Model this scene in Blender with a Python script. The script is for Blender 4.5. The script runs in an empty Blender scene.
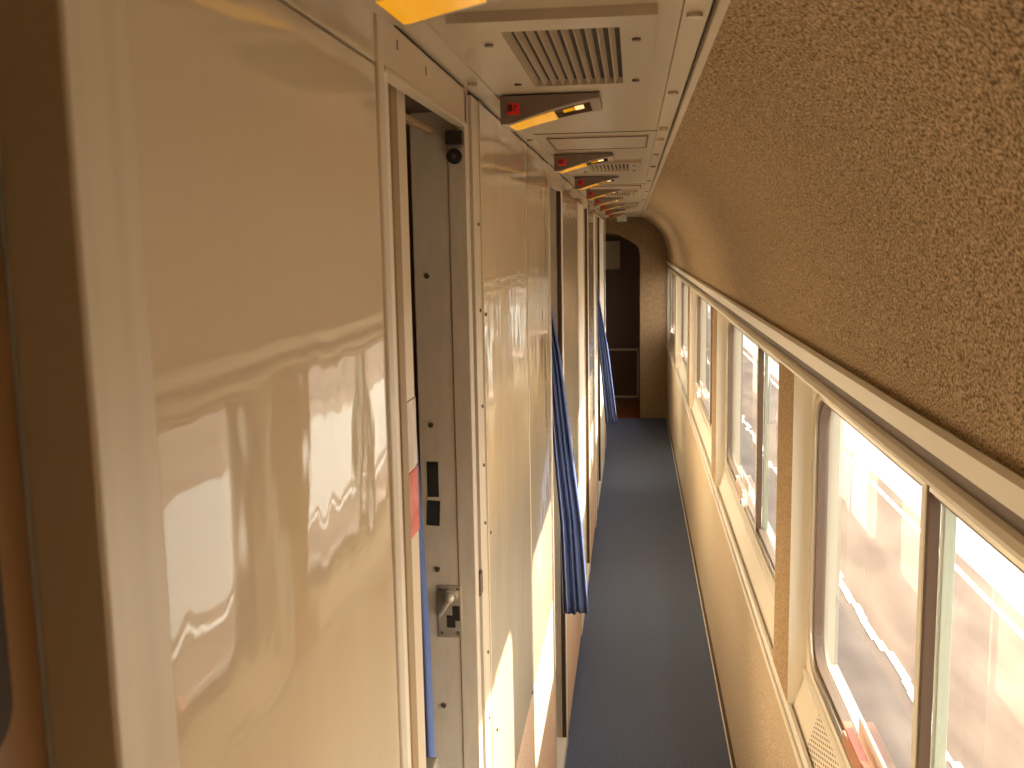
import bpy, bmesh, math, random
from mathutils import Vector, Matrix
random.seed(7)
S = bpy.context.scene
COL = S.collection

# ------------------------------------------------------------------ camera
f, CX, CY, EYE = 1000.0, 512.0, 384.0, 1.9
Yc = Vector((121, 144, -f)).normalized()
Zc = Vector((-128, 7140, f)); Zc -= Zc.dot(Yc) * Yc; Zc.normalize()
Xc = Yc.cross(Zc)
cam_d = bpy.data.cameras.new('camera')
cam = bpy.data.objects.new('camera', cam_d); COL.objects.link(cam)
cam_d.sensor_width = 36.0
cam_d.lens = 36.0 * f / 1024.0
cam_d.clip_start = 0.02
cam_d.dof.use_dof = True
cam_d.dof.focus_distance = 2.6
cam_d.dof.aperture_fstop = 14
cam.matrix_world = Matrix(((Xc.x, Xc.y, Xc.z, 0), (Yc.x, Yc.y, Yc.z, 0), (Zc.x, Zc.y, Zc.z, EYE), (0, 0, 0, 1)))
S.camera = cam

# ------------------------------------------------------------------ light
w = bpy.data.worlds.new('sky'); S.world = w; w.use_nodes = True
bg = w.node_tree.nodes['Background']
bg.inputs['Color'].default_value = (1.0, 0.965, 0.92, 1)
bg.inputs['Strength'].default_value = 5.5
sun_d = bpy.data.lights.new('sun', 'SUN'); sun_d.energy = 15.0; sun_d.angle = math.radians(1.2)
sun_d.color = (1.0, 0.95, 0.84)
sun = bpy.data.objects.new('sun', sun_d); COL.objects.link(sun)
sun.rotation_euler = Vector((-0.61, -0.22, -0.39)).to_track_quat('-Z', 'Y').to_euler()
S.view_settings.view_transform = 'Standard'
S.view_settings.look = 'None'
S.view_settings.exposure = 0.04
S.view_settings.gamma = 1.0
S.view_settings.use_curve_mapping = False

# ------------------------------------------------------------------ materials
def mat(name, col, rough=0.5, metal=0.0, coat=0.0, spec=0.5, emit=None, estr=0.0):
    m = bpy.data.materials.new(name); m.use_nodes = True
    b = m.node_tree.nodes['Principled BSDF']
    b.inputs['Base Color'].default_value = (*col, 1)
    b.inputs['Roughness'].default_value = rough
    b.inputs['Metallic'].default_value = metal
    b.inputs['Coat Weight'].default_value = coat
    b.inputs['Specular IOR Level'].default_value = spec
    if emit:
        b.inputs['Emission Color'].default_value = (*emit, 1)
        b.inputs['Emission Strength'].default_value = estr
    return m
def nodes(m): return m.node_tree.nodes, m.node_tree.links, m.node_tree.nodes['Principled BSDF']
def noise_color(m, c1, c2, scale, detail=2.0, lo=0.35, hi=0.65, stretch=(1, 1, 1), bump=0.0, dist=0.001):
    n, l, b = nodes(m)
    tc = n.new('ShaderNodeTexCoord'); mp = n.new('ShaderNodeMapping'); mp.inputs['Scale'].default_value = stretch
    nz = n.new('ShaderNodeTexNoise'); nz.inputs['Scale'].default_value = scale; nz.inputs['Detail'].default_value = detail
    cr = n.new('ShaderNodeValToRGB')
    cr.color_ramp.elements[0].position = lo; cr.color_ramp.elements[0].color = (*c1, 1)
    cr.color_ramp.elements[1].position = hi; cr.color_ramp.elements[1].color = (*c2, 1)
    l.new(tc.outputs['Object'], mp.inputs['Vector']); l.new(mp.outputs[0], nz.inputs['Vector'])
    l.new(nz.outputs[0], cr.inputs[0]); l.new(cr.outputs[0], b.inputs['Base Color'])
    if bump:
        bp = n.new('ShaderNodeBump'); bp.inputs['Strength'].default_value = bump; bp.inputs['Distance'].default_value = dist
        l.new(nz.outputs[0], bp.inputs['Height']); l.new(bp.outputs[0], b.inputs['Normal'])
    return m
def wavy(m, scale, dist, stretch=(1, 1, 1)):
    n, l, b = nodes(m)
    tc = n.new('ShaderNodeTexCoord'); mp = n.new('ShaderNodeMapping'); mp.inputs['Scale'].default_value = stretch
    nz = n.new('ShaderNodeTexNoise'); nz.inputs['Scale'].default_value = scale; nz.inputs['Detail'].default_value = 2.2
    bp = n.new('ShaderNodeBump'); bp.inputs['Strength'].default_value = 1.0; bp.inputs['Distance'].default_value = dist
    l.new(tc.outputs['Object'], mp.inputs['Vector']); l.new(mp.outputs[0], nz.inputs['Vector'])
    l.new(nz.outputs[0], bp.inputs['Height']); l.new(bp.outputs[0], b.inputs['Normal'])
    return m

M = {}
M['gloss'] = wavy(mat('glossy_cream_laminate', (0.73, 0.60, 0.42), 0.03, coat=0.0, spec=0.5), 6.0, 0.0015, (1, 1.35, 0.7))
M['cream'] = mat('cream_paint', (0.74, 0.61, 0.43), 0.35)
M['creamwhite'] = mat('pale_cream_plastic', (0.90, 0.82, 0.69), 0.4)
M['ceil'] = mat('cream_ceiling_paint', (0.66, 0.56, 0.40), 0.3)
M['post'] = noise_color(mat('brushed_cream_metal', (0.7, 0.56, 0.38), 0.35), (0.70, 0.59, 0.43), (0.78, 0.66, 0.49), 40, stretch=(1, 1, 0.05))
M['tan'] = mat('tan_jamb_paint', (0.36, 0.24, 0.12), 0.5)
M['jamb'] = noise_color(mat('grey_jamb_metal', (0.5, 0.42, 0.31), 0.4, 0.0), (0.68, 0.57, 0.43), (0.74, 0.62, 0.47), 60, stretch=(1, 1, 0.3))
M['alu'] = mat('aluminium', (0.72, 0.66, 0.55), 0.28, 0.85)
M['alupaint'] = mat('anodised_trim', (0.88, 0.80, 0.67), 0.35, 0.0)
M['dark'] = mat('dark_seam', (0.05, 0.03, 0.018), 0.7)
M['brown'] = mat('dark_brown_interior', (0.10, 0.055, 0.03), 0.7)
M['rubber'] = mat('black_rubber', (0.03, 0.022, 0.02), 0.5)
M['gasket'] = mat('brown_gasket', (0.14, 0.09, 0.06), 0.45)
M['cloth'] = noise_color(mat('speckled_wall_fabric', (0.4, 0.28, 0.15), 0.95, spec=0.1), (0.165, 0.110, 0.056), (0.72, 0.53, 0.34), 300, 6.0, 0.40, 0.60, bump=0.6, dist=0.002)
M['lowcloth'] = noise_color(mat('fine_wall_fabric', (0.5, 0.36, 0.2), 0.95, spec=0.1), (0.46, 0.355, 0.23), (0.80, 0.66, 0.48), 230, 5.0, 0.38, 0.62, bump=0.3, dist=0.001)
M['pillarcloth'] = noise_color(mat('pillar_fabric', (0.5, 0.36, 0.2), 0.95, spec=0.1), (0.33, 0.22, 0.115), (0.60, 0.43, 0.26), 240, 5.0, 0.38, 0.62, bump=0.4)
M['outer'] = mat('outer_window_paint', (0.40, 0.37, 0.31), 0.6)
M['palelatch'] = mat('pale_pink_latch', (0.72, 0.50, 0.38), 0.4)
M['kick'] = noise_color(mat('pinkish_kick_carpet', (0.7, 0.5, 0.36), 0.9, spec=0.1), (0.55, 0.38, 0.26), (0.80, 0.60, 0.44), 200, 3.0, bump=0.3)
M['carpet'] = noise_color(mat('blue_grey_carpet', (0.15, 0.15, 0.2), 0.95, spec=0.1), (0.065, 0.085, 0.145), (0.18, 0.205, 0.285), 200, 3.0, 0.3, 0.7, bump=0.5, dist=0.002)
M['redfloor'] = noise_color(mat('dark_red_lino', (0.25, 0.06, 0.02), 0.25), (0.36, 0.09, 0.03), (0.50, 0.14, 0.05), 8)
M['wood'] = noise_color(mat('brown_end_wall', (0.30, 0.18, 0.08), 0.6), (0.26, 0.155, 0.07), (0.33, 0.20, 0.095), 30)
M['orangebrown'] = mat('orange_brown_wood', (0.26, 0.13, 0.045), 0.5)
M['greenedge'] = mat('greenish_glass_edge', (0.42, 0.44, 0.34), 0.25)
M['darkwood'] = mat('dark_door_finish', (0.13, 0.065, 0.03), 0.4)
M['paper'] = mat('pale_paper', (0.85, 0.70, 0.48), 0.7)
M['frameline'] = mat('pale_frame', (0.75, 0.62, 0.42), 0.5)
M['housing'] = mat('grey_lamp_housing', (0.22, 0.16, 0.13), 0.35, 0.2)
M['housrim'] = mat('pale_lamp_rim', (0.62, 0.52, 0.42), 0.3, 0.3)
M['amber'] = mat('lit_amber_lens', (0.55, 0.26, 0.01), 0.12, emit=(1.0, 0.42, 0.004), estr=0.62)
M['smoke'] = mat('smoky_lens', (0.18, 0.11, 0.07), 0.06, spec=0.8)
M['reflection_patch'] = mat('glowing_reflection', (1, 0.8, 0.5), 0.2, emit=(1.0, 0.68, 0.30), estr=1.1)  # emission stands in for a bright reflection on the smoky lens
M['red'] = mat('red_plaque', (0.55, 0.02, 0.012), 0.3, emit=(1, 0.02, 0.01), estr=0.12)
M['darkred'] = mat('dark_red_mark', (0.09, 0.005, 0.01), 0.3)
M['redsticker'] = noise_color(mat('red_sticker', (0.75, 0.14, 0.10), 0.5), (0.70, 0.10, 0.07), (0.85, 0.24, 0.17), 25)
M['whitesticker'] = noise_color(mat('white_sticker', (0.8, 0.7, 0.58), 0.5), (0.62, 0.54, 0.46), (0.82, 0.73, 0.60), 45, stretch=(1, 1.0, 0.4))
M['tape'] = mat('black_tape', (0.025, 0.018, 0.015), 0.6)
M['steel'] = mat('worn_steel', (0.62, 0.54, 0.42), 0.25, 0.45)
M['screw'] = mat('screw_metal', (0.20, 0.14, 0.09), 0.35, 0.6)
M['louver'] = mat('vent_louver_paint', (0.60, 0.50, 0.36), 0.4)
M['asphalt'] = noise_color(mat('brown_platform_ground', (0.3, 0.2, 0.15), 0.9), (0.100, 0.066, 0.048), (0.180, 0.126, 0.094), 2.2, 6.0, stretch=(1.5, 0.35, 1))
M['ballast'] = noise_color(mat('grey_trackside_gravel', (0.2, 0.18, 0.17), 0.9), (0.088, 0.062, 0.050), (0.145, 0.108, 0.088), 2.4, 6.0, stretch=(1.5, 0.5, 1))
M['concrete'] = mat('white_concrete', (0.34, 0.33, 0.31), 0.8)
M['line'] = mat('white_line_paint', (0.6, 0.58, 0.54), 0.7)
M['latchred'] = mat('red_latch', (0.62, 0.16, 0.09), 0.35)
M['salmon'] = mat('salmon_latch_plate', (0.62, 0.30, 0.16), 0.35)
M['white'] = mat('white_plastic', (0.85, 0.82, 0.76), 0.35)

# perforated heater grille: fine dark holes
def perf():
    m = mat('perforated_grille', (0.5, 0.42, 0.3), 0.4, 0.3); n, l, b = nodes(m)
    tc = n.new('ShaderNodeTexCoord'); mp = n.new('ShaderNodeMapping'); mp.inputs['Scale'].default_value = (150, 48, 150)
    mp.inputs['Rotation'].default_value = (math.radians(45), 0, 0)
    sx = n.new('ShaderNodeSeparateXYZ'); l.new(tc.outputs['Object'], mp.inputs[0]); l.new(mp.outputs[0], sx.inputs[0])
    outs = []
    for k in (1, 2):
        fr = n.new('ShaderNodeMath'); fr.operation = 'FRACT'; l.new(sx.outputs[k], fr.inputs[0])
        sb = n.new('ShaderNodeMath'); sb.operation = 'SUBTRACT'; l.new(fr.outputs[0], sb.inputs[0]); sb.inputs[1].default_value = 0.5
        sq = n.new('ShaderNodeMath'); sq.operation = 'POWER'; l.new(sb.outputs[0], sq.inputs[0]); sq.inputs[1].default_value = 2
        outs.append(sq)
    ad = n.new('ShaderNodeMath'); ad.operation = 'ADD'; l.new(outs[0].outputs[0], ad.inputs[0]); l.new(outs[1].outputs[0], ad.inputs[1])
    gt = n.new('ShaderNodeMath'); gt.operation = 'LESS_THAN'; l.new(ad.outputs[0], gt.inputs[0]); gt.inputs[1].default_value = 0.08
    mx = n.new('ShaderNodeMix'); mx.data_type = 'RGBA'
    mx.inputs[6].default_value = (0.86, 0.78, 0.65, 1); mx.inputs[7].default_value = (0.16, 0.12, 0.09, 1)
    l.new(gt.outputs[0], mx.inputs[0]); l.new(mx.outputs[2], b.inputs['Base Color'])
    return m
M['perf'] = perf()

# curtain: navy with lit pleat edges painted in as pale stripes (driven by the cloth's own UV)
def curtain_mat():
    m = mat('navy_pleated_curtain', (0.05, 0.07, 0.2), 0.85, spec=0.15); n, l, b = nodes(m)
    uv = n.new('ShaderNodeUVMap'); sx = n.new('ShaderNodeSeparateXYZ'); l.new(uv.outputs[0], sx.inputs[0])
    fr = n.new('ShaderNodeMath'); fr.operation = 'FRACT'
    ml = n.new('ShaderNodeMath'); ml.operation = 'MULTIPLY'; ml.inputs[1].default_value = 5.0
    l.new(sx.outputs[0], ml.inputs[0]); l.new(ml.outputs[0], fr.inputs[0])
    cr = n.new('ShaderNodeValToRGB'); e = cr.color_ramp.elements
    e[0].position = 0.0; e[0].color = (0.62, 0.64, 0.75, 1)
    e[1].position = 0.09; e[1].color = (0.10, 0.135, 0.29, 1)
    x = e.new(0.9); x.color = (0.14, 0.185, 0.37, 1)
    l.new(fr.outputs[0], cr.inputs[0]); l.new(cr.outputs[0], b.inputs['Base Color'])
    return m
M['curtain'] = curtain_mat()

def glass_mat():
    m = bpy.data.materials.new('window_glass'); m.use_nodes = True
    n, l = m.node_tree.nodes, m.node_tree.links
    n.clear()
    o = n.new('ShaderNodeOutputMaterial'); t = n.new('ShaderNodeBsdfTransparent'); g = n.new('ShaderNodeBsdfGlossy')
    t.inputs[0].default_value = (0.97, 0.97, 0.94, 1); g.inputs['Roughness'].default_value = 0.01
    fr = n.new('ShaderNodeFresnel'); fr.inputs[0].default_value = 1.45
    mx = n.new('ShaderNodeMixShader')
    ge = n.new('ShaderNodeNewGeometry'); iv = n.new('ShaderNodeMath'); iv.operation = 'SUBTRACT'; iv.inputs[0].default_value = 1.0
    l.new(ge.outputs['Backfacing'], iv.inputs[1])
    ml = n.new('ShaderNodeMath'); ml.operation = 'MULTIPLY'; l.new(fr.outputs[0], ml.inputs[0]); l.new(iv.outputs[0], ml.inputs[1])
    l.new(ml.outputs[0], mx.inputs[0]); l.new(t.outputs[0], mx.inputs[1]); l.new(g.outputs[0], mx.inputs[2]); l.new(mx.outputs[0], o.inputs[0])
    return m
M['glass'] = glass_mat()

# ------------------------------------------------------------------ mesh helpers
class MB:
    def __init__(s): s.bm = bmesh.new()
    def box(s, x0, x1, y0, y1, z0, z1, bev=0.0, seg=2):
        r = bmesh.ops.create_cube(s.bm, size=1.0); vs = r['verts']
        for v in vs:
            v.co = Vector((x0 + (v.co.x + .5) * (x1 - x0), y0 + (v.co.y + .5) * (y1 - y0), z0 + (v.co.z + .5) * (z1 - z0)))
        if bev:
            es = list({e for v in vs for e in v.link_edges})
            bmesh.ops.bevel(s.bm, geom=es, offset=bev, segments=seg, profile=0.5, affect='EDGES')
        return s
    def prism_y(s, pts, y0, y1):           # pts: closed (x,z) outline
        a = [s.bm.verts.new((x, y0, z)) for x, z in pts]; b = [s.bm.verts.new((x, y1, z)) for x, z in pts]
        n = len(pts)
        for i in range(n):
            s.bm.faces.new((a[i], a[(i + 1) % n], b[(i + 1) % n], b[i]))
        s.bm.faces.new(a[::-1]); s.bm.faces.new(b)
        return s
    def prism_x(s, pts, x0, x1):           # pts: closed (y,z) outline
        a = [s.bm.verts.new((x0, y, z)) for y, z in pts]; b = [s.bm.verts.new((x1, y, z)) for y, z in pts]
        n = len(pts)
        for i in range(n):
            s.bm.faces.new((a[i], a[(i + 1) % n], b[(i + 1) % n], b[i]))
        s.bm.faces.new(a[::-1]); s.bm.faces.new(b)
        return s
    def ring_x(s, outer, inner, x0, x1):   # ring between two (y,z) outlines of equal count
        n = len(outer)
        A = [s.bm.verts.new((x0, *p)) for p in outer]; B = [s.bm.verts.new((x1, *p)) for p in outer]
        C = [s.bm.verts.new((x0, *p)) for p in inner]; D = [s.bm.verts.new((x1, *p)) for p in inner]
        for i in range(n):
            j = (i + 1) % n
            s.bm.faces.new((A[i], A[j], B[j], B[i])); s.bm.faces.new((C[j], C[i], D[i], D[j]))
            s.bm.faces.new((A[j], A[i], C[i], C[j])); s.bm.faces.new((B[i], B[j], D[j], D[i]))
        return s
    def cyl(s, p, axis, r, h, n=20, r2=None):
        res = bmesh.ops.create_cone(s.bm, cap_ends=True, segments=n, radius1=r, radius2=r if r2 is None else r2, depth=h)
        q = Vector((0, 0, 1)).rotation_difference(Vector(axis).normalized()).to_matrix()
        for v in res['verts']: v.co = q @ v.co + Vector(p)
        return s
    def sphere(s, p, r, sc=(1, 1, 1)):
        res = bmesh.ops.create_uvsphere(s.bm, u_segments=16, v_segments=10, radius=r)
        for v in res['verts']: v.co = Vector((v.co.x * sc[0], v.co.y * sc[1], v.co.z * sc[2])) + Vector(p)
        return s
    def build(s, name, m, parent=None, smooth=False, kind=None, loc=(0, 0, 0), props=None):
        bmesh.ops.recalc_face_normals(s.bm, faces=s.bm.faces[:])
        if Vector(loc).length: bmesh.ops.translate(s.bm, verts=s.bm.verts[:], vec=-Vector(loc))
        me = bpy.data.meshes.new(name); s.bm.to_mesh(me); s.bm.free()
        me.materials.append(m)
        if smooth:
            for p in me.polygons: p.use_smooth = True
            me.set_sharp_from_angle(angle=math.radians(35))
        o = bpy.data.objects.new(name, me); COL.objects.link(o); o.location = loc
        if parent: o.parent = parent
        if kind: o['kind'] = kind
        if props:
            for k, v in props.items(): o[k] = v
        return o
def thing(name, label=None, cat=None, group=None, loc=(0, 0, 0), kind=None):
    o = bpy.data.objects.new(name, None); COL.objects.link(o); o.location = loc
    o.empty_display_size = 0.05
    if label: o['label'] = label
    if cat: o['category'] = cat
    if group: o['group'] = group
    if kind: o['kind'] = kind
    return o
def tree(o, parent=None):
    c = o.copy(); COL.objects.link(c); c.parent = parent
    for ch in list(o.children): tree(ch, c)
    return c
def rrect(y0, y1, z0, z1, r, n=8):
    pts = []
    for cy, cz, a0 in ((y1 - r, z0 + r, -90), (y1 - r, z1 - r, 0), (y0 + r, z1 - r, 90), (y0 + r, z0 + r, 180)):
        for k in range(n + 1):
            a = math.radians(a0 + 90 * k / n); pts.append((cy + r * math.cos(a), cz + r * math.sin(a)))
    return pts
def rect_like(y0, y1, z0, z1, n=8):
    """square-cornered outline with the same point count as rrect"""
    pts = []
    for cy, cz in ((y1, z0), (y1, z1), (y0, z1), (y0, z0)):
        for k in range(n + 1): pts.append((cy, cz))
    return pts

XL, XR, ZC = -0.25, 0.36, 2.135
Y0, YE = -1.95, 10.7          # corridor ends
# ------------------------------------------------------------------ floor, ceiling, curved wall
MB().box(-1.0, 0.352, Y0, YE, -0.03, 0.0).build('floor', M['carpet'], kind='structure')
MB().box(-1.0, 0.50, YE, 12.6, -0.03, 0.0).build('floor', M['redfloor'], kind='structure')
# narrow pale edging strip and the darker gap beside the right wall
MB().box(0.352, 0.357, Y0, YE, -0.03, 0.006, 0.001).build('trim_1', M['alupaint'], kind='structure')
MB().box(0.357, 0.50, Y0, YE, -0.03, -0.004).build('trim_2', M['gasket'], kind='structure')

ceiling = thing('ceiling', kind='structure')
MB().box(-1.0, 0.0505, Y0, YE, ZC, ZC + 0.04).build('ceiling_panel', M['ceil'], ceiling)
MB().box(XL, -0.218, Y0, YE, ZC - 0.0025, ZC + 0.01, 0.0008).build('edge_strip', M['ceil'], ceiling)
MB().box(0.0515, 0.0795, Y0, YE, ZC - 0.001, ZC + 0.04, 0.0006).build('access_strip', M['ceil'], ceiling)
MB().box(0.0505, 0.0845, Y0, YE, ZC + 0.006, ZC + 0.05).build('seam', M['dark'], ceiling)
MB().box(0.0835, 0.0965, Y0, YE, ZC - 0.008, ZC + 0.04, 0.0012).build('edge_trim', M['ceil'], ceiling)
for y in (0.52, 1.106, 1.67, 2.187, 2.42, 2.85, 3.3, 4.1, 5.0, 6.0):
    MB().cyl((0.064, y, ZC - 0.003), (0, 0, 1), 0.0085, 0.005, 18).build('round_latch', M['steel'], ceiling, True)
for y in (1.50, 2.34, 3.4, 4.5):
    MB().cyl((-0.234, y, ZC - 0.004), (0, 0, 1), 0.007, 0.004, 16).build('round_latch', M['steel'], ceiling, True)
for y in (2.25, 4.33, 6.41, 8.5):       # cross seam and raised access panel after each seam
    MB().box(XL, 0.08, y, y + 0.004, ZC - 0.0012, ZC + 0.003).build('cross_seam', M['dark'], ceiling)
    b = MB()
    x0, x1, ya, yb = -0.195, 0.035, y + 0.07, y + 0.36
    b.box(x0, x1, ya, yb, ZC - 0.004, ZC + 0.002, 0.001).build('access_panel', M['ceil'], ceiling)
    for (a0, a1, b0, b1) in ((x0, x1, ya, ya + 0.004), (x0, x1, yb - 0.004, yb), (x0, x0 + 0.004, ya, yb), (x1 - 0.004, x1, ya, yb)):
        MB().box(a0, a1, b0, b1, ZC - 0.0052, ZC - 0.003).build('panel_edge', M['gasket'], ceiling)

prof = [(0.36, 1.660), (0.36, 1.70), (0.356, 1.76), (0.344, 1.82), (0.328, 1.875), (0.305, 1.935), (0.275, 1.985), (0.235, 2.033), (0.19, 2.072), (0.14, 2.102), (0.092, 2.128)]
# smooth the outline
def catmull(P, k=4):
    out = []
    for i in range(len(P) - 1):
        p0 = P[max(i - 1, 0)]; p1 = P[i]; p2 = P[i + 1]; p3 = P[min(i + 2, len(P) - 1)]
        for j in range(k):
            t = j / k
            out.append(tuple(0.5 * ((2 * p1[d]) + (-p0[d] + p2[d]) * t + (2 * p0[d] - 5 * p1[d] + 4 * p2[d] - p3[d]) * t * t + (-p0[d] + 3 * p1[d] - 3 * p2[d] + p3[d]) * t ** 3) for d in (0, 1)))
    out.append(P[-1]); return out
pf = catmull(prof)
wall_right = thing('wall_right', kind='structure')
MB().prism_y(pf + [(0.092, 2.20), (0.47, 2.20), (0.47, 1.660)], Y0, YE).build('curved_upper_wall', M['cloth'], wall_right, True)
MB().prism_y([(0.371, -0.01), (0.36, 0.775), (0.47, 0.775), (0.47, -0.01)], Y0, YE).build('lower_wall', M['lowcloth'], wall_right)
MB().box(0.362, 0.47, Y0, YE, 1.60, 1.662).build('upper_backing', M['gasket'], wall_right)

# ------------------------------------------------------------------ windows
WB = [0.193, 2.293, 4.393, 6.493, 8.593, 10.69]     # far end of each opening
PIL = 0.237
MUL = [-0.45, 1.392, 3.25, 5.24, 7.35, 9.45]
starts = [-0.95] + [b + PIL for b in WB[:-1]]  # first opening, behind the viewer, narrowed to balance the near light
for i, (a, b) in enumerate(zip(starts, WB)):
    if b < 10.5:
        MB().box(0.36, 0.47, b, b + PIL, 0.775, 1.602, 0.004, 3).build('pillar', M['pillarcloth'], wall_right, True)
    W = thing('window_%d' % (i + 1), kind='structure')
    m = MUL[i]
    # shaped surround: the deep cream reveal
    zi0, zi1 = 0.915, 1.585
    rv = MB()
    rv.box(0.3605, 0.425, b - 0.003, b, 0.80, 1.60)
    rv.box(0.3605, 0.425, a, a + 0.003, 0.80, 1.60)
    rv.box(0.385, 0.425, a, b, 1.585, 1.60)
    rv.build('reveal', M['creamwhite'], W)
    oj = MB()
    oj.box(0.435, 0.472, b - 0.004, b, 0.80, 1.60); oj.box(0.435, 0.472, a, a + 0.004, 0.80, 1.60)
    oj.box(0.435, 0.472, a, b, 1.58, 1.60); oj.box(0.435, 0.472, a, b, 0.90, 0.912)
    oj.build('outer_jamb', M['outer'], W)
    o_ = rect_like(a, b, 0.895, 1.60)
    i1 = rrect(a + 0.025, b - 0.015, 0.925, 1.575, 0.10)
    i2 = rrect(a + 0.045, b - 0.035, 0.937, 1.566, 0.09)
    i3 = rrect(a + 0.075, b - 0.065, 0.952, 1.556, 0.075)
    i4 = rrect(a + 0.092, b - 0.082, 0.962, 1.548, 0.065)
    MB().ring_x(o_, i1, 0.400, 0.42).build('frame', M['creamwhite'], W)
    MB().ring_x(i1, i2, 0.403, 0.42).build('outer_gasket', M['gasket'], W)
    MB().ring_x(i2, i3, 0.398, 0.42).build('metal_frame', M['alu'], W)
    MB().ring_x(i3, i4, 0.404, 0.425).build('inner_gasket', M['gasket'], W)
    o5 = rect_like(a, b, 0.80, 1.66)
    i5 = rrect(a + 0.088, b - 0.076, 0.958, 1.552, 0.06)
    MB().ring_x(o5, i5, 0.426, 0.434).build('outer_surround', M['outer'], W)
    i6 = rrect(a + 0.06, b - 0.05, 0.945, 1.56, 0.08)
    MB().prism_x(i6, 0.4125, 0.4165).build('pane', M['glass'], W)
    # mullion: pale inner face, dark channel, greenish glass edge
    MB().box(0.396, 0.411, m - 0.004, m + 0.016, 0.94, 1.57, 0.002).build('mullion', M['alupaint'], W)
    MB().box(0.398, 0.414, m - 0.016, m - 0.004, 0.94, 1.57, 0.001).build('mullion_channel', M['brown'], W)
    MB().box(0.418, 0.434, m - 0.020, m - 0.002, 0.94, 1.57, 0.001).build('pane_edge', M['greenedge'], W)
    # latch at the lower far corner of the sliding pane
    yl = b - 0.36
    if i == 1: yl = 1.69
    if i == 2: yl = 3.66
    lz = 0.968
    pl = MB(); pl.prism_x([(yl - 0.13, lz - 0.004), (yl + 0.12, lz - 0.004), (yl + 0.12, lz + 0.022), (yl - 0.05, lz + 0.044), (yl - 0.13, lz + 0.036)], 0.386, 0.400)
    lt = pl.build('latch', M['salmon' if i < 2 else 'palelatch'], W)
    MB().box(0.384, 0.400, yl - 0.128, yl + 0.12, lz + 0.036, lz + 0.041, 0.001).build('latch_edge', M['latchred' if i < 2 else 'palelatch'], lt)
    MB().box(0.382, 0.398, yl - 0.165, yl - 0.13, lz - 0.004, lz + 0.034, 0.003).build('latch_catch', M['latchred' if i < 2 else 'palelatch'], lt)
    MB().cyl((0.380, yl - 0.19, lz + 0.014), (1, 0, 0), 0.017, 0.010, 20).build('latch_knob', M['white'], lt, True)
    MB().cyl((0.3745, yl - 0.185, lz + 0.018), (1, 0, 0), 0.007, 0.004, 16).build('latch_keyhole', M['rubber'], lt, True)
    MB().box(0.4105, 0.4125, yl - 0.10, yl + 0.10, lz + 0.020, lz + 0.062, 0.0).build('pane_glare', M['white'], W)  # white strip standing in for glare on the pane beside the latch
    # sill: sloping face with perforated grille
    sl = MB(); sl.prism_y([(0.3625, 0.792), (0.372, 0.80), (0.398, 0.885), (0.402, 0.905), (0.43, 0.905), (0.43, 0.77), (0.3625, 0.77)], a, b)
    sl.build('sill', M['creamwhite'], W)
    g = MB()
    def q(t, off): return (0.372 + 0.026 * t - off * 0.956, 0.80 + 0.085 * t + off * 0.292)
    if i < 2:
        g.prism_y([q(0.06, 0.0), q(0.06, 0.0015), q(0.96, 0.0015), q(0.96, 0.0)], a + 0.35, b - 0.20)
        g.build('grille', M['perf'], W)
    fl = MB(); fl.prism_y([(0.394, 0.886), (0.392, 0.899), (0.399, 0.906), (0.402, 0.89)], a, b)
    fl.build('sill_bead', M['alupaint'], W)

MB().box(0.36, 0.47, Y0, -0.95, 0.775, 1.602, 0.004, 3).build('pillar', M['pillarcloth'], wall_right, True)  # unseen filler added behind the viewer to limit light on the near end
# lower rail (two beads and a groove) and top rail, running the whole wall
lr = MB()
lr.prism_y([(0.362, 0.768), (0.352, 0.772), (0.350, 0.780), (0.353, 0.787), (0.358, 0.789), (0.358, 0.793), (0.355, 0.796), (0.355, 0.806), (0.360, 0.811), (0.368, 0.811), (0.372, 0.801), (0.38, 0.768)], Y0, YE)
lr.build('trim_3', M['alupaint'], smooth=False, kind='structure')
MB().box(0.3565, 0.3605, Y0, YE, 0.7885, 0.7935).build('trim_4', M['dark'], kind='structure')
tr = MB()
tr.prism_y([(0.3595, 1.676), (0.352, 1.679), (0.347, 1.672), (0.354, 1.641), (0.366, 1.637), (0.366, 1.621), (0.354, 1.617), (0.350, 1.609), (0.353, 1.601), (0.364, 1.598), (0.372, 1.592), (0.386, 1.589), (0.386, 1.60), (0.37, 1.66)], Y0, YE)
tr.build('trim_5', M['alupaint'], kind='structure')

# ------------------------------------------------------------------ left wall
WL = thing('wall_left', kind='structure')
TW = 0.02
ZH = 2.075
def panel(y0, y1, z0, z1, m='gloss', name='wall_panel', x=XL, t=TW, bev=0.0012):
    return MB().box(x - t, x, y0, y1, z0, z1, bev).build(name, M[m], WL)
ZK = 0.786
# header band above the seam
segs = [(0.434, 0.995), (1.0, 1.016), (1.022, 1.535), (3.025, 3.57), (3.575, 5.06), (5.085, 5.66), (5.665, 6.94), (6.945, 7.75), (7.755, 9.15)]
for a, b in segs:
    panel(a, b, ZH + 0.002, ZC - 0.007, 'cream' if b - a < 0.6 and a > 1 else 'gloss', 'header_panel')
MB().box(XL - 0.02, XL - 0.005, 0.434, 9.15, ZC - 0.007, ZC).build('seam', M['dark'], WL)
for y, z in ((1.085, 2.112), (1.235, 2.109)):
    MB().box(XL - 0.001, XL + 0.0006, y, y + 0.004, z - 0.006, z + 0.004).build('scuff', M['gasket'], WL)
def backing(y0, y1): return MB().box(XL - 0.04, XL - TW + 0.001, y0, y1, 0, ZC).build('wall_core', M['dark'], WL)
for a, b in ((0.445, 0.99), (1.60, 3.03), (3.56, 5.12), (5.65, 6.95), (7.67, 9.12)): backing(a, b)
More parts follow.
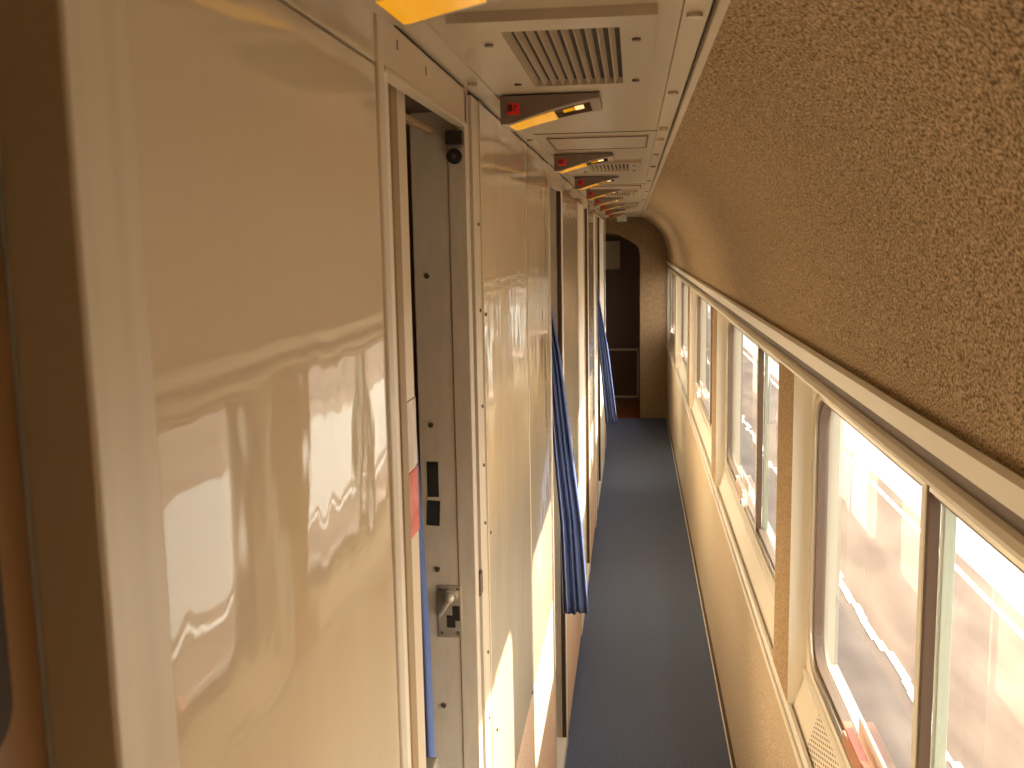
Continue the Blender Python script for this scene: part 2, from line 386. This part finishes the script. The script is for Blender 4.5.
# near post: bright face to the corridor, tan return facing the camera
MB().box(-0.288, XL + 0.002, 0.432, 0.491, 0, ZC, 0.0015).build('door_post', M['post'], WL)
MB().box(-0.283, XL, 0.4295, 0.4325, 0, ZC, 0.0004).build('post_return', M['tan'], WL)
panel(0.493, 0.988, ZK, ZH - 0.001)
panel(0.493, 0.988, 0.02, ZK - 0.003, 'kick', 'kick_panel')
MB().box(-0.29, XL + 0.003, 0.990, 1.014, 0, ZC, 0.002).build('door_post', M['post'], WL)
MB().box(-0.29, XL - 0.003, 1.0145, 1.022, 0, ZH, 0.0005).build('post_seal', M['gasket'], WL)
MB().box(-0.29, XL - 0.001, 1.022, 1.043, 0, ZH, 0.002).build('door_post', M['creamwhite'], WL)
# header bead over doorway 1
MB().box(XL - 0.012, XL + 0.002, 1.022, 1.535, ZH - 0.002, ZH + 0.004, 0.001).build('header_bead', M['cream'], WL)
# after doorway 1
MB().box(-0.335, XL, 1.52, 1.55, 0, ZC, 0.0015).build('far_jamb', M['jamb'], WL)
MB().box(-0.2765, XL - 0.0005, 1.5185, 1.521, 0, 2.045, 0.0006).build('jamb_strip', M['jamb'], WL)
MB().box(-0.2780, -0.2770, 1.5190, 1.521, 0, 2.045).build('jamb_groove', M['tan'], WL)
MB().box(-0.30, XL - 0.010, 1.55, 1.60, 0, ZC).build('post_gap', M['gasket'], WL)
MB().box(XL - 0.006, XL - 0.003, 1.562, 1.569, 0, ZH).build('gap_bead', M['cream'], WL)
MB().box(-0.29, XL, 1.585, 1.652, 0, ZC - 0.007, 0.001).build('door_post', M['post'], WL)
MB().box(-0.27, XL + 0.003, 1.653, 1.69, 0, ZC - 0.007, 0.002).build('panel_edge_strip', M['gloss'], WL)
for z in (1.93, 1.79, 1.63, 1.53, 1.43, 1.20, 1.08, 0.96):
    MB().cyl((XL + 0.001, 1.627, z), (1, 0, 0), 0.0028, 0.003, 12).build('post_screw', M['screw'], WL, True)
for y, z in ((1.672, 1.78), (1.672, 1.40), (1.70, 1.02), (2.32, 0.80)):
    MB().cyl((XL + 0.0035, y, z), (1, 0, 0), 0.003, 0.003, 12).build('panel_screw', M['screw'], WL, True)
panel(1.692, 2.366, ZK, ZC - 0.007)
panel(1.692, 2.366, 0.02, ZK - 0.003, 'kick', 'kick_panel')
MB().box(XL - 0.01, XL + 0.0008, 2.367, 2.379, 0.02, ZC - 0.007, 0.001).build('joint_strip', M['cream'], WL)
panel(2.380, 3.016, ZK, ZC - 0.007)
panel(2.380, 3.016, 0.02, ZK - 0.003, 'kick', 'kick_panel')

def module(d0, d1, nxt, posts):
    """doorway from d0 to d1, then wall panels up to nxt"""
    MB().box(-0.29, XL + 0.002, d0 - 0.03, d0 - 0.004, 0, ZC - 0.004, 0.002).build('door_post', M['post'], WL)
    MB().box(-0.265, XL - 0.001, d1, d1 + 0.02, 0, ZH, 0.001).build('post_gap', M['brown'], WL)
    MB().box(-0.345, -0.266, d1, d1 + 0.03, 0, ZC, 0.001).build('far_jamb', M['jamb'], WL)
    MB().box(-0.27, XL + 0.002, d1 + 0.021, d1 + 0.06, 0, ZH, 0.002).build('door_post', M['creamwhite'], WL)
    y = d1 + 0.062
    for e, m in posts + [(nxt, 'gloss')]:
        if m == 'post':
            MB().box(-0.27, XL + 0.003, y, e - 0.002, 0, ZH, 0.002).build('panel_edge_strip', M['creamwhite'], WL)
        else:
            if e - y < 0.03: y = e; continue
            panel(y, e - 0.003, ZK, ZH - 0.001)
            panel(y, e - 0.003, 0.02, ZK - 0.003, 'kick', 'kick_panel')
        y = e
module(3.05, 3.53, 5.08, [(4.64, 'gloss'), (5.07, 'post')])
module(5.11, 5.59, 6.94, [(6.5, 'gloss'), (6.72, 'post')])
module(6.98, 7.60, 9.08, [(8.6, 'post')])
MB().box(-0.34, XL + 0.002, 9.09, 9.13, 0, ZC, 0.002).build('door_post', M['creamwhite'], WL)
# low carpet-covered plinths in front of the doorways' far sides
for a, b in ((1.044, 1.52), (3.05, 3.53), (5.11, 5.59), (6.98, 7.60)):
    MB().box(-0.30, XL + 0.001, a, b, 0.0, 0.055, 0.003).build('threshold', M['creamwhite'], WL)
# recess beyond the last compartment, and the compartments' own shell
MB().box(-1.02, -1.0, Y0, 12.6, 0, 2.2).build('compartment_wall', M['brown'], WL)
for y in (0.20, 2.30, 4.40, 6.46, 8.50):
    MB().box(-1.0, -0.36, y, y + 0.02, 0, ZC).build('compartment_partition', M['tan'], WL)
MB().box(-1.0, -0.337, 1.60, 1.62, 0, ZC).build('compartment_partition', M['tan'], WL)
MB().box(-1.0, -0.35, 9.11, 9.13, 0, ZC).build('compartment_partition', M['tan'], WL)
# near the camera: nearer side of the door frame and its dark pull slot
MB().box(-0.31, -0.2840, 0.30, 0.4285, 0, ZC, 0.002).build('near_frame', M['orangebrown'], WL)
MB().prism_x(rrect(0.345, 0.404, 1.676, 1.99, 0.022), -0.2850, -0.2832).build('pull_slot', M['dark'], WL)
MB().box(-1.0, -0.29, 0.36, 0.395, 0, ZC).build('near_door_leaf', M['orangebrown'], WL)
MB().box(-1.0, XL, Y0, -0.35, 0, ZC).build('near_wall', M['cream'], WL)

# doorway hardware of doorway 1
def door_leaf(n, y0, y1, x=-0.28):
    D = thing('door_%d' % n, kind='structure')
    MB().box(x - 0.028, x, y0, y1, 0.06, 2.09, 0.002).build('leaf', M['cream'], D)
    return D
d1 = door_leaf(1, 1.05, 1.252)
MB().box(-0.2805, -0.2775, 1.165, 1.196, 0.06, 2.09, 0.001).build('leaf_strip', M['tan'], d1)
MB().box(-0.308, -0.270, 1.254, 1.285, 1.150, 1.192, 0.003).build('handle', M['steel'], d1)
MB().box(-0.305, -0.295, 1.045, 1.50, 2.062, 2.070, 0.001).build('track', M['tan'], d1)
MB().box(-0.336, -0.262, 1.045, 1.518, 2.095, 2.134).build('recess', M['brown'], d1)
MB().box(-0.277, -0.2515, 1.500, 1.5183, 2.046, 2.066, 0.001).build('door_stop', M['rubber'], d1)
d3 = door_leaf(3, 5.115, 5.585)
MB().box(-0.279, -0.270, 5.48, 5.52, 1.02, 1.14, 0.002).build('handle', M['steel'], d3)
for n, a, b in ((2, 3.06, 3.52), (4, 6.99, 7.59)):
    D = thing('door_%d' % n, kind='structure')
    MB().box(-0.305, -0.295, a, b, 2.062, 2.070, 0.001).build('track', M['creamwhite'], D)
    MB().box(-0.336, -0.262, a, b, 2.095, 2.134).build('recess', M['brown'], D)
    MB().box(XL - 0.012, XL + 0.002, a - 0.01, b + 0.01, ZH - 0.002, ZH + 0.004, 0.001).build('header_bead', M['cream'], D)

YJ = 1.52
def jamb_xy(px, py):
    d = Vector(((px - CX) / f, -(py - CY) / f, -1.0)); M3 = cam.matrix_world.to_3x3(); r = M3 @ d
    t = YJ / r.y; return (t * r.x, EYE + t * r.z)
kn = thing('rubber_door_bumper', 'round black rubber bumper high on the grey door jamb, above the screws', 'door bumper', loc=(-0.266, YJ, 2.029))
MB().cyl((0, -0.006, 0), (0, 1, 0), 0.0115, 0.012, 28, ).build('disc', M['rubber'], kn, True)
MB().cyl((0, -0.0125, 0), (0, 1, 0), 0.004, 0.003, 16).build('screw', M['gasket'], kn, True)
names = ['upper of the four screws, above eye level', 'screw just above the black tape', 'screw just above the steel lock plate', 'screw low down, below the steel lock plate']
for (px, py), nm in zip(((427, 276), (431, 425), (437.5, 569), (444, 705)), names):
    x, z = jamb_xy(px, py)
    MB().cyl((x, YJ - 0.001, z), (0, 1, 0), 0.0042, 0.004, 16).build('jamb_screw', M['screw'], WL, True)
x, z = jamb_xy(433, 479)
MB().box(x - 0.009, x + 0.009, YJ - 0.0015, YJ + 0.001, z - 0.029, z + 0.028, 0.0004).build('tape_strip', M['tape'], props=dict(label='upper black tape strip stuck on the grey door jamb, straight and narrow', category='tape'))
x, z = jamb_xy(433.5, 513)
bm_ = MB(); bm_.box(-0.0105, 0.0105, -0.0015, 0.001, -0.0205, 0.0205, 0.0004)
bmesh.ops.rotate(bm_.bm, verts=bm_.bm.verts[:], cent=(0, 0, 0), matrix=Matrix.Rotation(math.radians(3), 3, 'Y'))
t_ = bm_.build('tape_strip', M['tape'], props=dict(label='lower black tape strip on the grey door jamb, wider and slightly crooked', category='tape')); t_.location = (x, YJ, z)

# the lock: plate, S-shaped slot, turn lever
LK = thing('door_lock', 'steel door lock plate with turn lever and dark stepped slot, on grey jamb', 'lock', loc=(0, 0, 0))
ax, az = jamb_xy(450, 611)
LK.location = (ax, YJ, az)
MB().box(-0.0205, 0.0205, -0.003, 0.0005, -0.044, 0.044, 0.002).build('plate', M['steel'], LK)
sb = MB(); sb.box(0.0045, 0.0165, -0.0036, -0.0025, -0.015, 0.010); sb.box(-0.005, 0.009, -0.00365, -0.0024, -0.0265, -0.006)
sb.build('keeper_slot', M['rubber'], LK)
MB().cyl((0.002, -0.008, 0.027), (0, 1, 0), 0.012, 0.012, 24).build('turn_boss', M['steel'], LK, True)
lv = MB(); lv.box(-0.0045, 0.0045, -0.022, -0.013, -0.030, 0.008, 0.003, 3)
bmesh.ops.rotate(lv.bm, verts=lv.bm.verts[:], cent=(0, 0, 0), matrix=Matrix.Rotation(math.radians(32), 3, 'Y'))
bmesh.ops.translate(lv.bm, verts=lv.bm.verts[:], vec=(0.0, 0, 0.022))
lv.sphere((0.002, -0.016, 0.027), 0.0085).build('turn_lever', M['steel'], LK, True)
for sx, sz in ((-0.013, -0.036), (0.014, -0.036), (-0.014, 0.038), (0.014, 0.038)):
    MB().cyl((sx, -0.0035, sz), (0, 1, 0), 0.0028, 0.002, 12).build('screw', M['screw'], LK, True)
MB().box(XL - 0.006, XL + 0.002, 1.556, 1.583, 1.325, 1.362, 0.002).build('latch_striker', M['gasket'], props=dict(label='small dark brown striker tab on the post beside the lock', category='striker'))

# stickers on the leaf of doorway 1
MB().box(-0.2802, -0.2785, 1.200, 1.249, 1.618, 1.705, 0.0004).build('notice_sticker', M['whitesticker'], props=dict(label='white notice sticker on the edge of the first sliding door, above red one', category='sticker'))
MB().box(-0.2802, -0.2785, 1.198, 1.2505, 1.530, 1.614, 0.0004).build('warning_sticker', M['redsticker'], props=dict(label='red sticker on the edge of the first sliding door, below white one', category='sticker'))

# ------------------------------------------------------------------ curtains
def curtain(name, y, x_in, edge, zt, zb, label, folds=4, amp=0.009, tie=None):
    bm = bmesh.new(); uvl = bm.loops.layers.uv.new('UVMap')
    NU, NV = 84, 40; grid = []
    for j in range(NV + 1):
        v = j / NV; z = zt + (zb - zt) * v
        # outer edge by interpolation of (z, x)
        xe = edge[0][1]
        for (z1, x1), (z2, x2) in zip(edge, edge[1:]):
            if z2 <= z <= z1: xe = x1 + (x2 - x1) * (z1 - z) / (z1 - z2)
        if z < edge[-1][0]: xe = edge[-1][1]
        row = []
        for i in range(NU + 1):
            u = i / NU
            ph = u * folds * 2 * math.pi
            xi = x_in if x_in < -0.35 else xe - (0.03 + 0.058 * v)
            x = xi + (xe - xi) * u + 0.003 * math.sin(ph * 0.5 + 3 * v) * v
            yy = y + amp * (0.45 + 0.55 * v) * math.sin(ph + 0.5 * math.sin(4 * v)) + 0.02 * v * u
            zz = z + 0.004 * math.sin(ph * 0.5) * (v > 0.98)
            row.append(bm.verts.new((x, yy, zz)))
        grid.append(row)
    for j in range(NV):
        for i in range(NU):
            fc = bm.faces.new((grid[j][i], grid[j][i + 1], grid[j + 1][i + 1], grid[j + 1][i]))
            for lp, (ii, jj) in zip(fc.loops, ((i, j), (i + 1, j), (i + 1, j + 1), (i, j + 1))): lp[uvl].uv = (ii / NU, 1 - jj / NV)
            fc.smooth = True
    me = bpy.data.meshes.new(name); bm.to_mesh(me); bm.free(); me.materials.append(M['curtain'])
    o = bpy.data.objects.new(name, me); COL.objects.link(o)
    s = o.modifiers.new('thickness', 'SOLIDIFY'); s.thickness = 0.0012
    o['label'] = label; o['category'] = 'curtain'
    return o
curtain('door_curtain', 3.37, -0.33, [(2.06, -0.305), (1.75, -0.285), (1.5, -0.245), (1.2, -0.212), (0.93, -0.180), (0.60, -0.158)], 2.06, 0.60,
        'navy pleated curtain hanging out of the second doorway, nearer of the two in the aisle')
curtain('door_curtain', 7.36, -0.33, [(2.06, -0.275), (1.6, -0.262), (1.47, -0.245), (1.11, -0.185), (0.55, -0.118)], 2.06, 0.55,
        'navy pleated curtain flaring into the aisle far away, just before the end door')
curtain('door_curtain', 1.475, -0.40, [(2.05, -0.352), (1.78, -0.343), (1.60, -0.331), (1.3, -0.322), (0.3, -0.316)], 2.05, 0.20,
        'navy curtain strip glimpsed inside the first doorway, between sliding door and grey jamb', amp=0.010)

# ------------------------------------------------------------------ ceiling number lamps
def lamp():
    L = thing('number_lamp')
    # housing: wedge hanging from the ceiling, deep at the wall and thin towards the aisle
    x0, x1 = -0.212, -0.053
    xs = [x0 + (x1 - x0) * k / 14 for k in range(15)]
    def dep(x):
        t = (x - x0) / (x1 - x0)
        if t < 0.10: return 0.043
        t2 = (t - 0.10) / 0.90
        return 0.043 - 0.036 * (1 - (1 - t2) ** 1.35)
    h = MB(); bm = h.bm
    yf, yr0, yr1 = 0.0, 0.128, 0.165
    top_f, bot_f, top_r, bot_r = [], [], [], []
    for x in xs:
        t = (x - x0) / (x1 - x0); yr = yr0 + (yr1 - yr0) * t
        top_f.append(bm.verts.new((x, yf, 0))); bot_f.append(bm.verts.new((x, yf + 0.004, -dep(x))))
        top_r.append(bm.verts.new((x, yr, 0))); bot_r.append(bm.verts.new((x, yr, -dep(x) * 0.9)))
    for k in range(14):
        for A, B in ((top_f, bot_f), (bot_f, bot_r), (bot_r, top_r), (top_r, top_f)):
            bm.faces.new((A[k], A[k + 1], B[k + 1], B[k]))
    bm.faces.new((top_f[0], bot_f[0], bot_r[0], top_r[0])); bm.faces.new((top_f[-1], top_r[-1], bot_r[-1], bot_f[-1]))
    h.build('housing', M['housing'], L)
    def under(u0, u1, v0, v1, off, name, m, parent, th=0.002):
        g = MB(); bm = g.bm; n = 10; A = []; 
        for k in range(n + 1):
            t = u0 + (u1 - u0) * k / n; x = x0 + (x1 - x0) * t; yr = yr0 + (yr1 - yr0) * t; d = dep(x)
            row = []
            for v in (v0, v1):
                yy = 0.004 + (yr - 0.004) * v; zz = -(d + (d * 0.9 - d) * v)
                row += [bm.verts.new((x, yy, zz - off)), bm.verts.new((x, yy, zz - off + th))]
            A.append(row)
        for k in range(n):
            a, b = A[k], A[k + 1]
            for i, j in ((0, 2), (2, 3), (3, 1), (1, 0)): bm.faces.new((a[i], b[i], b[j], a[j]))
        bm.faces.new((A[0][0], A[0][2], A[0][3], A[0][1])); bm.faces.new((A[-1][1], A[-1][3], A[-1][2], A[-1][0]))
        return g.build(name, m, parent, True)
    rim = under(0.0, 1.0, 0.0, 1.0, 0.0015, 'rim', M['housrim'], L)
    under(0.08, 0.53, 0.15, 0.92, 0.0028, 'amber_lens', M['amber'], L)
    sm = under(0.535, 0.90, 0.14, 0.86, 0.0026, 'smoky_lens', M['smoke'], L)
    under(0.74, 0.83, 0.20, 0.48, 0.0034, 'reflection_patch', M['reflection_patch'], sm, 0.001)  # glowing patch in place of a cream highlight reflected in the lens
    under(0.62, 0.735, 0.25, 0.46, 0.0034, 'amber_reflection', M['amber'], sm, 0.001)  # second patch, an orange reflection put in as glowing colour
    pq = MB().box(x0 + 0.012, x0 + 0.031, -0.002, 0.002, -0.030, -0.012, 0.0006).build('number_plaque', M['red'], L)
    b = MB()   # dark rounded number marks
    for cx in (x0 + 0.0165,):
        b.box(cx - 0.0038, cx + 0.0038, -0.0026, -0.0016, -0.025, -0.0135, 0.0006)
    b.box(x0 + 0.0225, x0 + 0.0245, -0.0026, -0.0016, -0.024, -0.0135); b.box(x0 + 0.0245, x0 + 0.0285, -0.0026, -0.0016, -0.0185, -0.0165)
    b.build('number_marks', M['darkred'], pq)
    return L
ly = [0.775, 1.640, 2.76, 3.74, 4.66, 5.6, 6.6, 7.75, 9.0]
lab = ['amber number lamp overhead at the top edge of the picture, nearest the viewer',
       'grey wedge-shaped number lamp with amber lens on the ceiling, just past the near vent',
       'wedge number lamp in front of the second ceiling vent',
       'wedge number lamp right behind the second ceiling vent',
       'fourth small amber number lamp along the ceiling past the big one',
       'fifth small amber number lamp along the ceiling past the big one',
       'sixth small amber number lamp along the ceiling past the big one',
       'second farthest amber number lamp, tiny near the aisle end',
       'farthest amber number lamp, beside the end wall\'s small white box']
L0 = lamp()
for k, y in enumerate(ly):
    o = L0 if k == 0 else tree(L0)
    o.location = (0, y, ZC - 0.0026); o['label'] = lab[k]; o['category'] = 'lamp'; o['group'] = 'number lamps along the ceiling'

# ------------------------------------------------------------------ ceiling vents
def vent():
    V = thing('ceiling_vent')
    x0, x1, y0, y1 = -0.190, 0.024, 0, 0.475
    gx0, gx1, gy0, gy1 = -0.142, -0.014, 0.055, 0.445
    fr = MB()
    for a in ((x0, gx0, y0, y1), (gx1, x1, y0, y1), (gx0, gx1, y0, gy0), (gx0, gx1, gy1, y1)):
        fr.box(*a, -0.010, 0.0)
    fr.build('frame', M['ceil'], V)
    MB().box(x0 - 0.001, x1 + 0.001, y0 - 0.002, y0, -0.011, 0.0).build('front_lip', M['housrim'], V)
    MB().box(gx0, gx1, gy0, gy1, -0.0012, -0.0002).build('duct', M['dark'], V)
    lv = MB(); n = 10; p = (gx1 - gx0) / n
    for k in range(n):
        xa = gx0 + k * p + 0.0005
        lv.prism_y([(xa, -0.0092), (xa + 0.0012, -0.0098), (xa + p * 0.47, -0.0020), (xa + p * 0.38, -0.0014)], gy0, gy1)
    lv.build('louvers', M['louver'], V)
    for sx in (x0 + 0.026, x1 - 0.020):
        for sy in (y0 + 0.12, y1 - 0.06):
            MB().cyl((sx, sy, -0.0112), (0, 0, 1), 0.0052, 0.0026, 16).build('screw', M['screw'], V, True)
    return V
V0 = vent()
vl = ['large slatted air vent in the ceiling nearest the viewer', 'slatted ceiling vent past the first cross seam, between two number lamps', 'distant slatted ceiling vent, third from the viewer', 'farthest slatted ceiling vent']
for k, y in enumerate((1.06, 3.03, 4.85, 6.95)):
    o = V0 if k == 0 else tree(V0)
    o.location = (0, y, ZC); o['label'] = vl[k]; o['category'] = 'vent'; o['group'] = 'slatted vents in the ceiling'
    if k: o.scale = (0.95, 0.8 if k == 1 else 1.0, 1)

# ------------------------------------------------------------------ far end
WF = thing('wall_far', kind='structure')
arch = [(0.073, 0.0), (0.073, 1.74), (0.066, 1.80), (0.040, 1.845), (-0.05, 1.90), (-0.15, 1.955), (-0.34, 1.99), (-0.34, 2.2), (0.47, 2.2), (0.47, 0.0)]
MB().prism_y([(x, z) for x, z in arch], YE, YE + 0.05).build('end_panel', M['wood'], WF)
MB().box(-1.0, 0.5, 12.55, 12.6, 0, 2.3).build('vestibule_wall', M['darkwood'], WF)
MB().box(0.45, 0.5, YE + 0.05, 12.6, 0, 2.3).build('vestibule_side', M['darkwood'], WF)
MB().box(-1.0, 0.5, YE, 12.6, 2.2, 2.25).build('vestibule_ceiling', M['darkwood'], WF)
D = thing('door_5', kind='structure')
MB().box(-0.42, 0.09, 11.9, 11.94, 0.0, 2.1, 0.003).build('leaf', M['darkwood'], D)
for a in ((-0.42, 0.062, 0.60, 0.628), (-0.42, 0.062, 0.035, 0.06), (0.045, 0.064, 0.035, 0.628)):
    MB().box(a[0], a[1], 11.885, 11.90, a[2], a[3], 0.003).build('moulding', M['frameline'], D)
MB().box(-0.33, -0.15, 11.89, 11.899, 1.565, 1.894, 0.001).build('paper_notice', M['paper'], props=dict(label='pale square notice on the dark door at the aisle end', category='notice'))
MB().box(-0.155, -0.06, 9.95, 9.99, ZC - 0.055, ZC - 0.0005, 0.004).build('ceiling_box', M['white'], props=dict(label='small white box on the ceiling at the far aisle end', category='box'))
# wall behind the viewer
MB().box(-1.0, 0.47, Y0 - 0.03, Y0, 0, 2.2).build('wall_back', M['cream'], kind='structure')
# train roof and outer floor so daylight only enters through the windows
MB().box(-1.05, 0.50, Y0 - 0.03, 12.6, 2.25, 2.29).build('ceiling', M['gasket'], kind='structure')
MB().box(-1.08, -1.03, Y0, 12.6, -0.03, 2.3).build('wall_outer', M['brown'], kind='structure')

# ------------------------------------------------------------------ outside
G = -1.2
MB().box(-40, 1.88, -40, 140, G - 0.2, G).build('ground', M['ballast'], kind='structure')
MB().box(1.88, 3.16, -40, 140, G - 0.2, G).build('ground', M['asphalt'], kind='structure')
MB().box(3.16, 5.2, -40, 140, G - 0.2, G).build('ground', M['concrete'], kind='structure')
MB().box(5.2, 80, -40, 140, G - 0.2, G).build('ground', M['asphalt'], kind='structure')
MB().box(2.975, 3.03, -40, 140, G - 0.0, G + 0.004).build('trim_6', M['line'], kind='structure')
b = MB(); y = -6.0
while y < 60:
    j = random.uniform(-0.03, 0.03); ln = random.uniform(0.16, 0.26)
    b.box(1.855 + j, 1.912 + j, y, y + ln, G, G + 0.006); y += ln + 0.015
b.build('trim_7', M['line'], kind='structure')
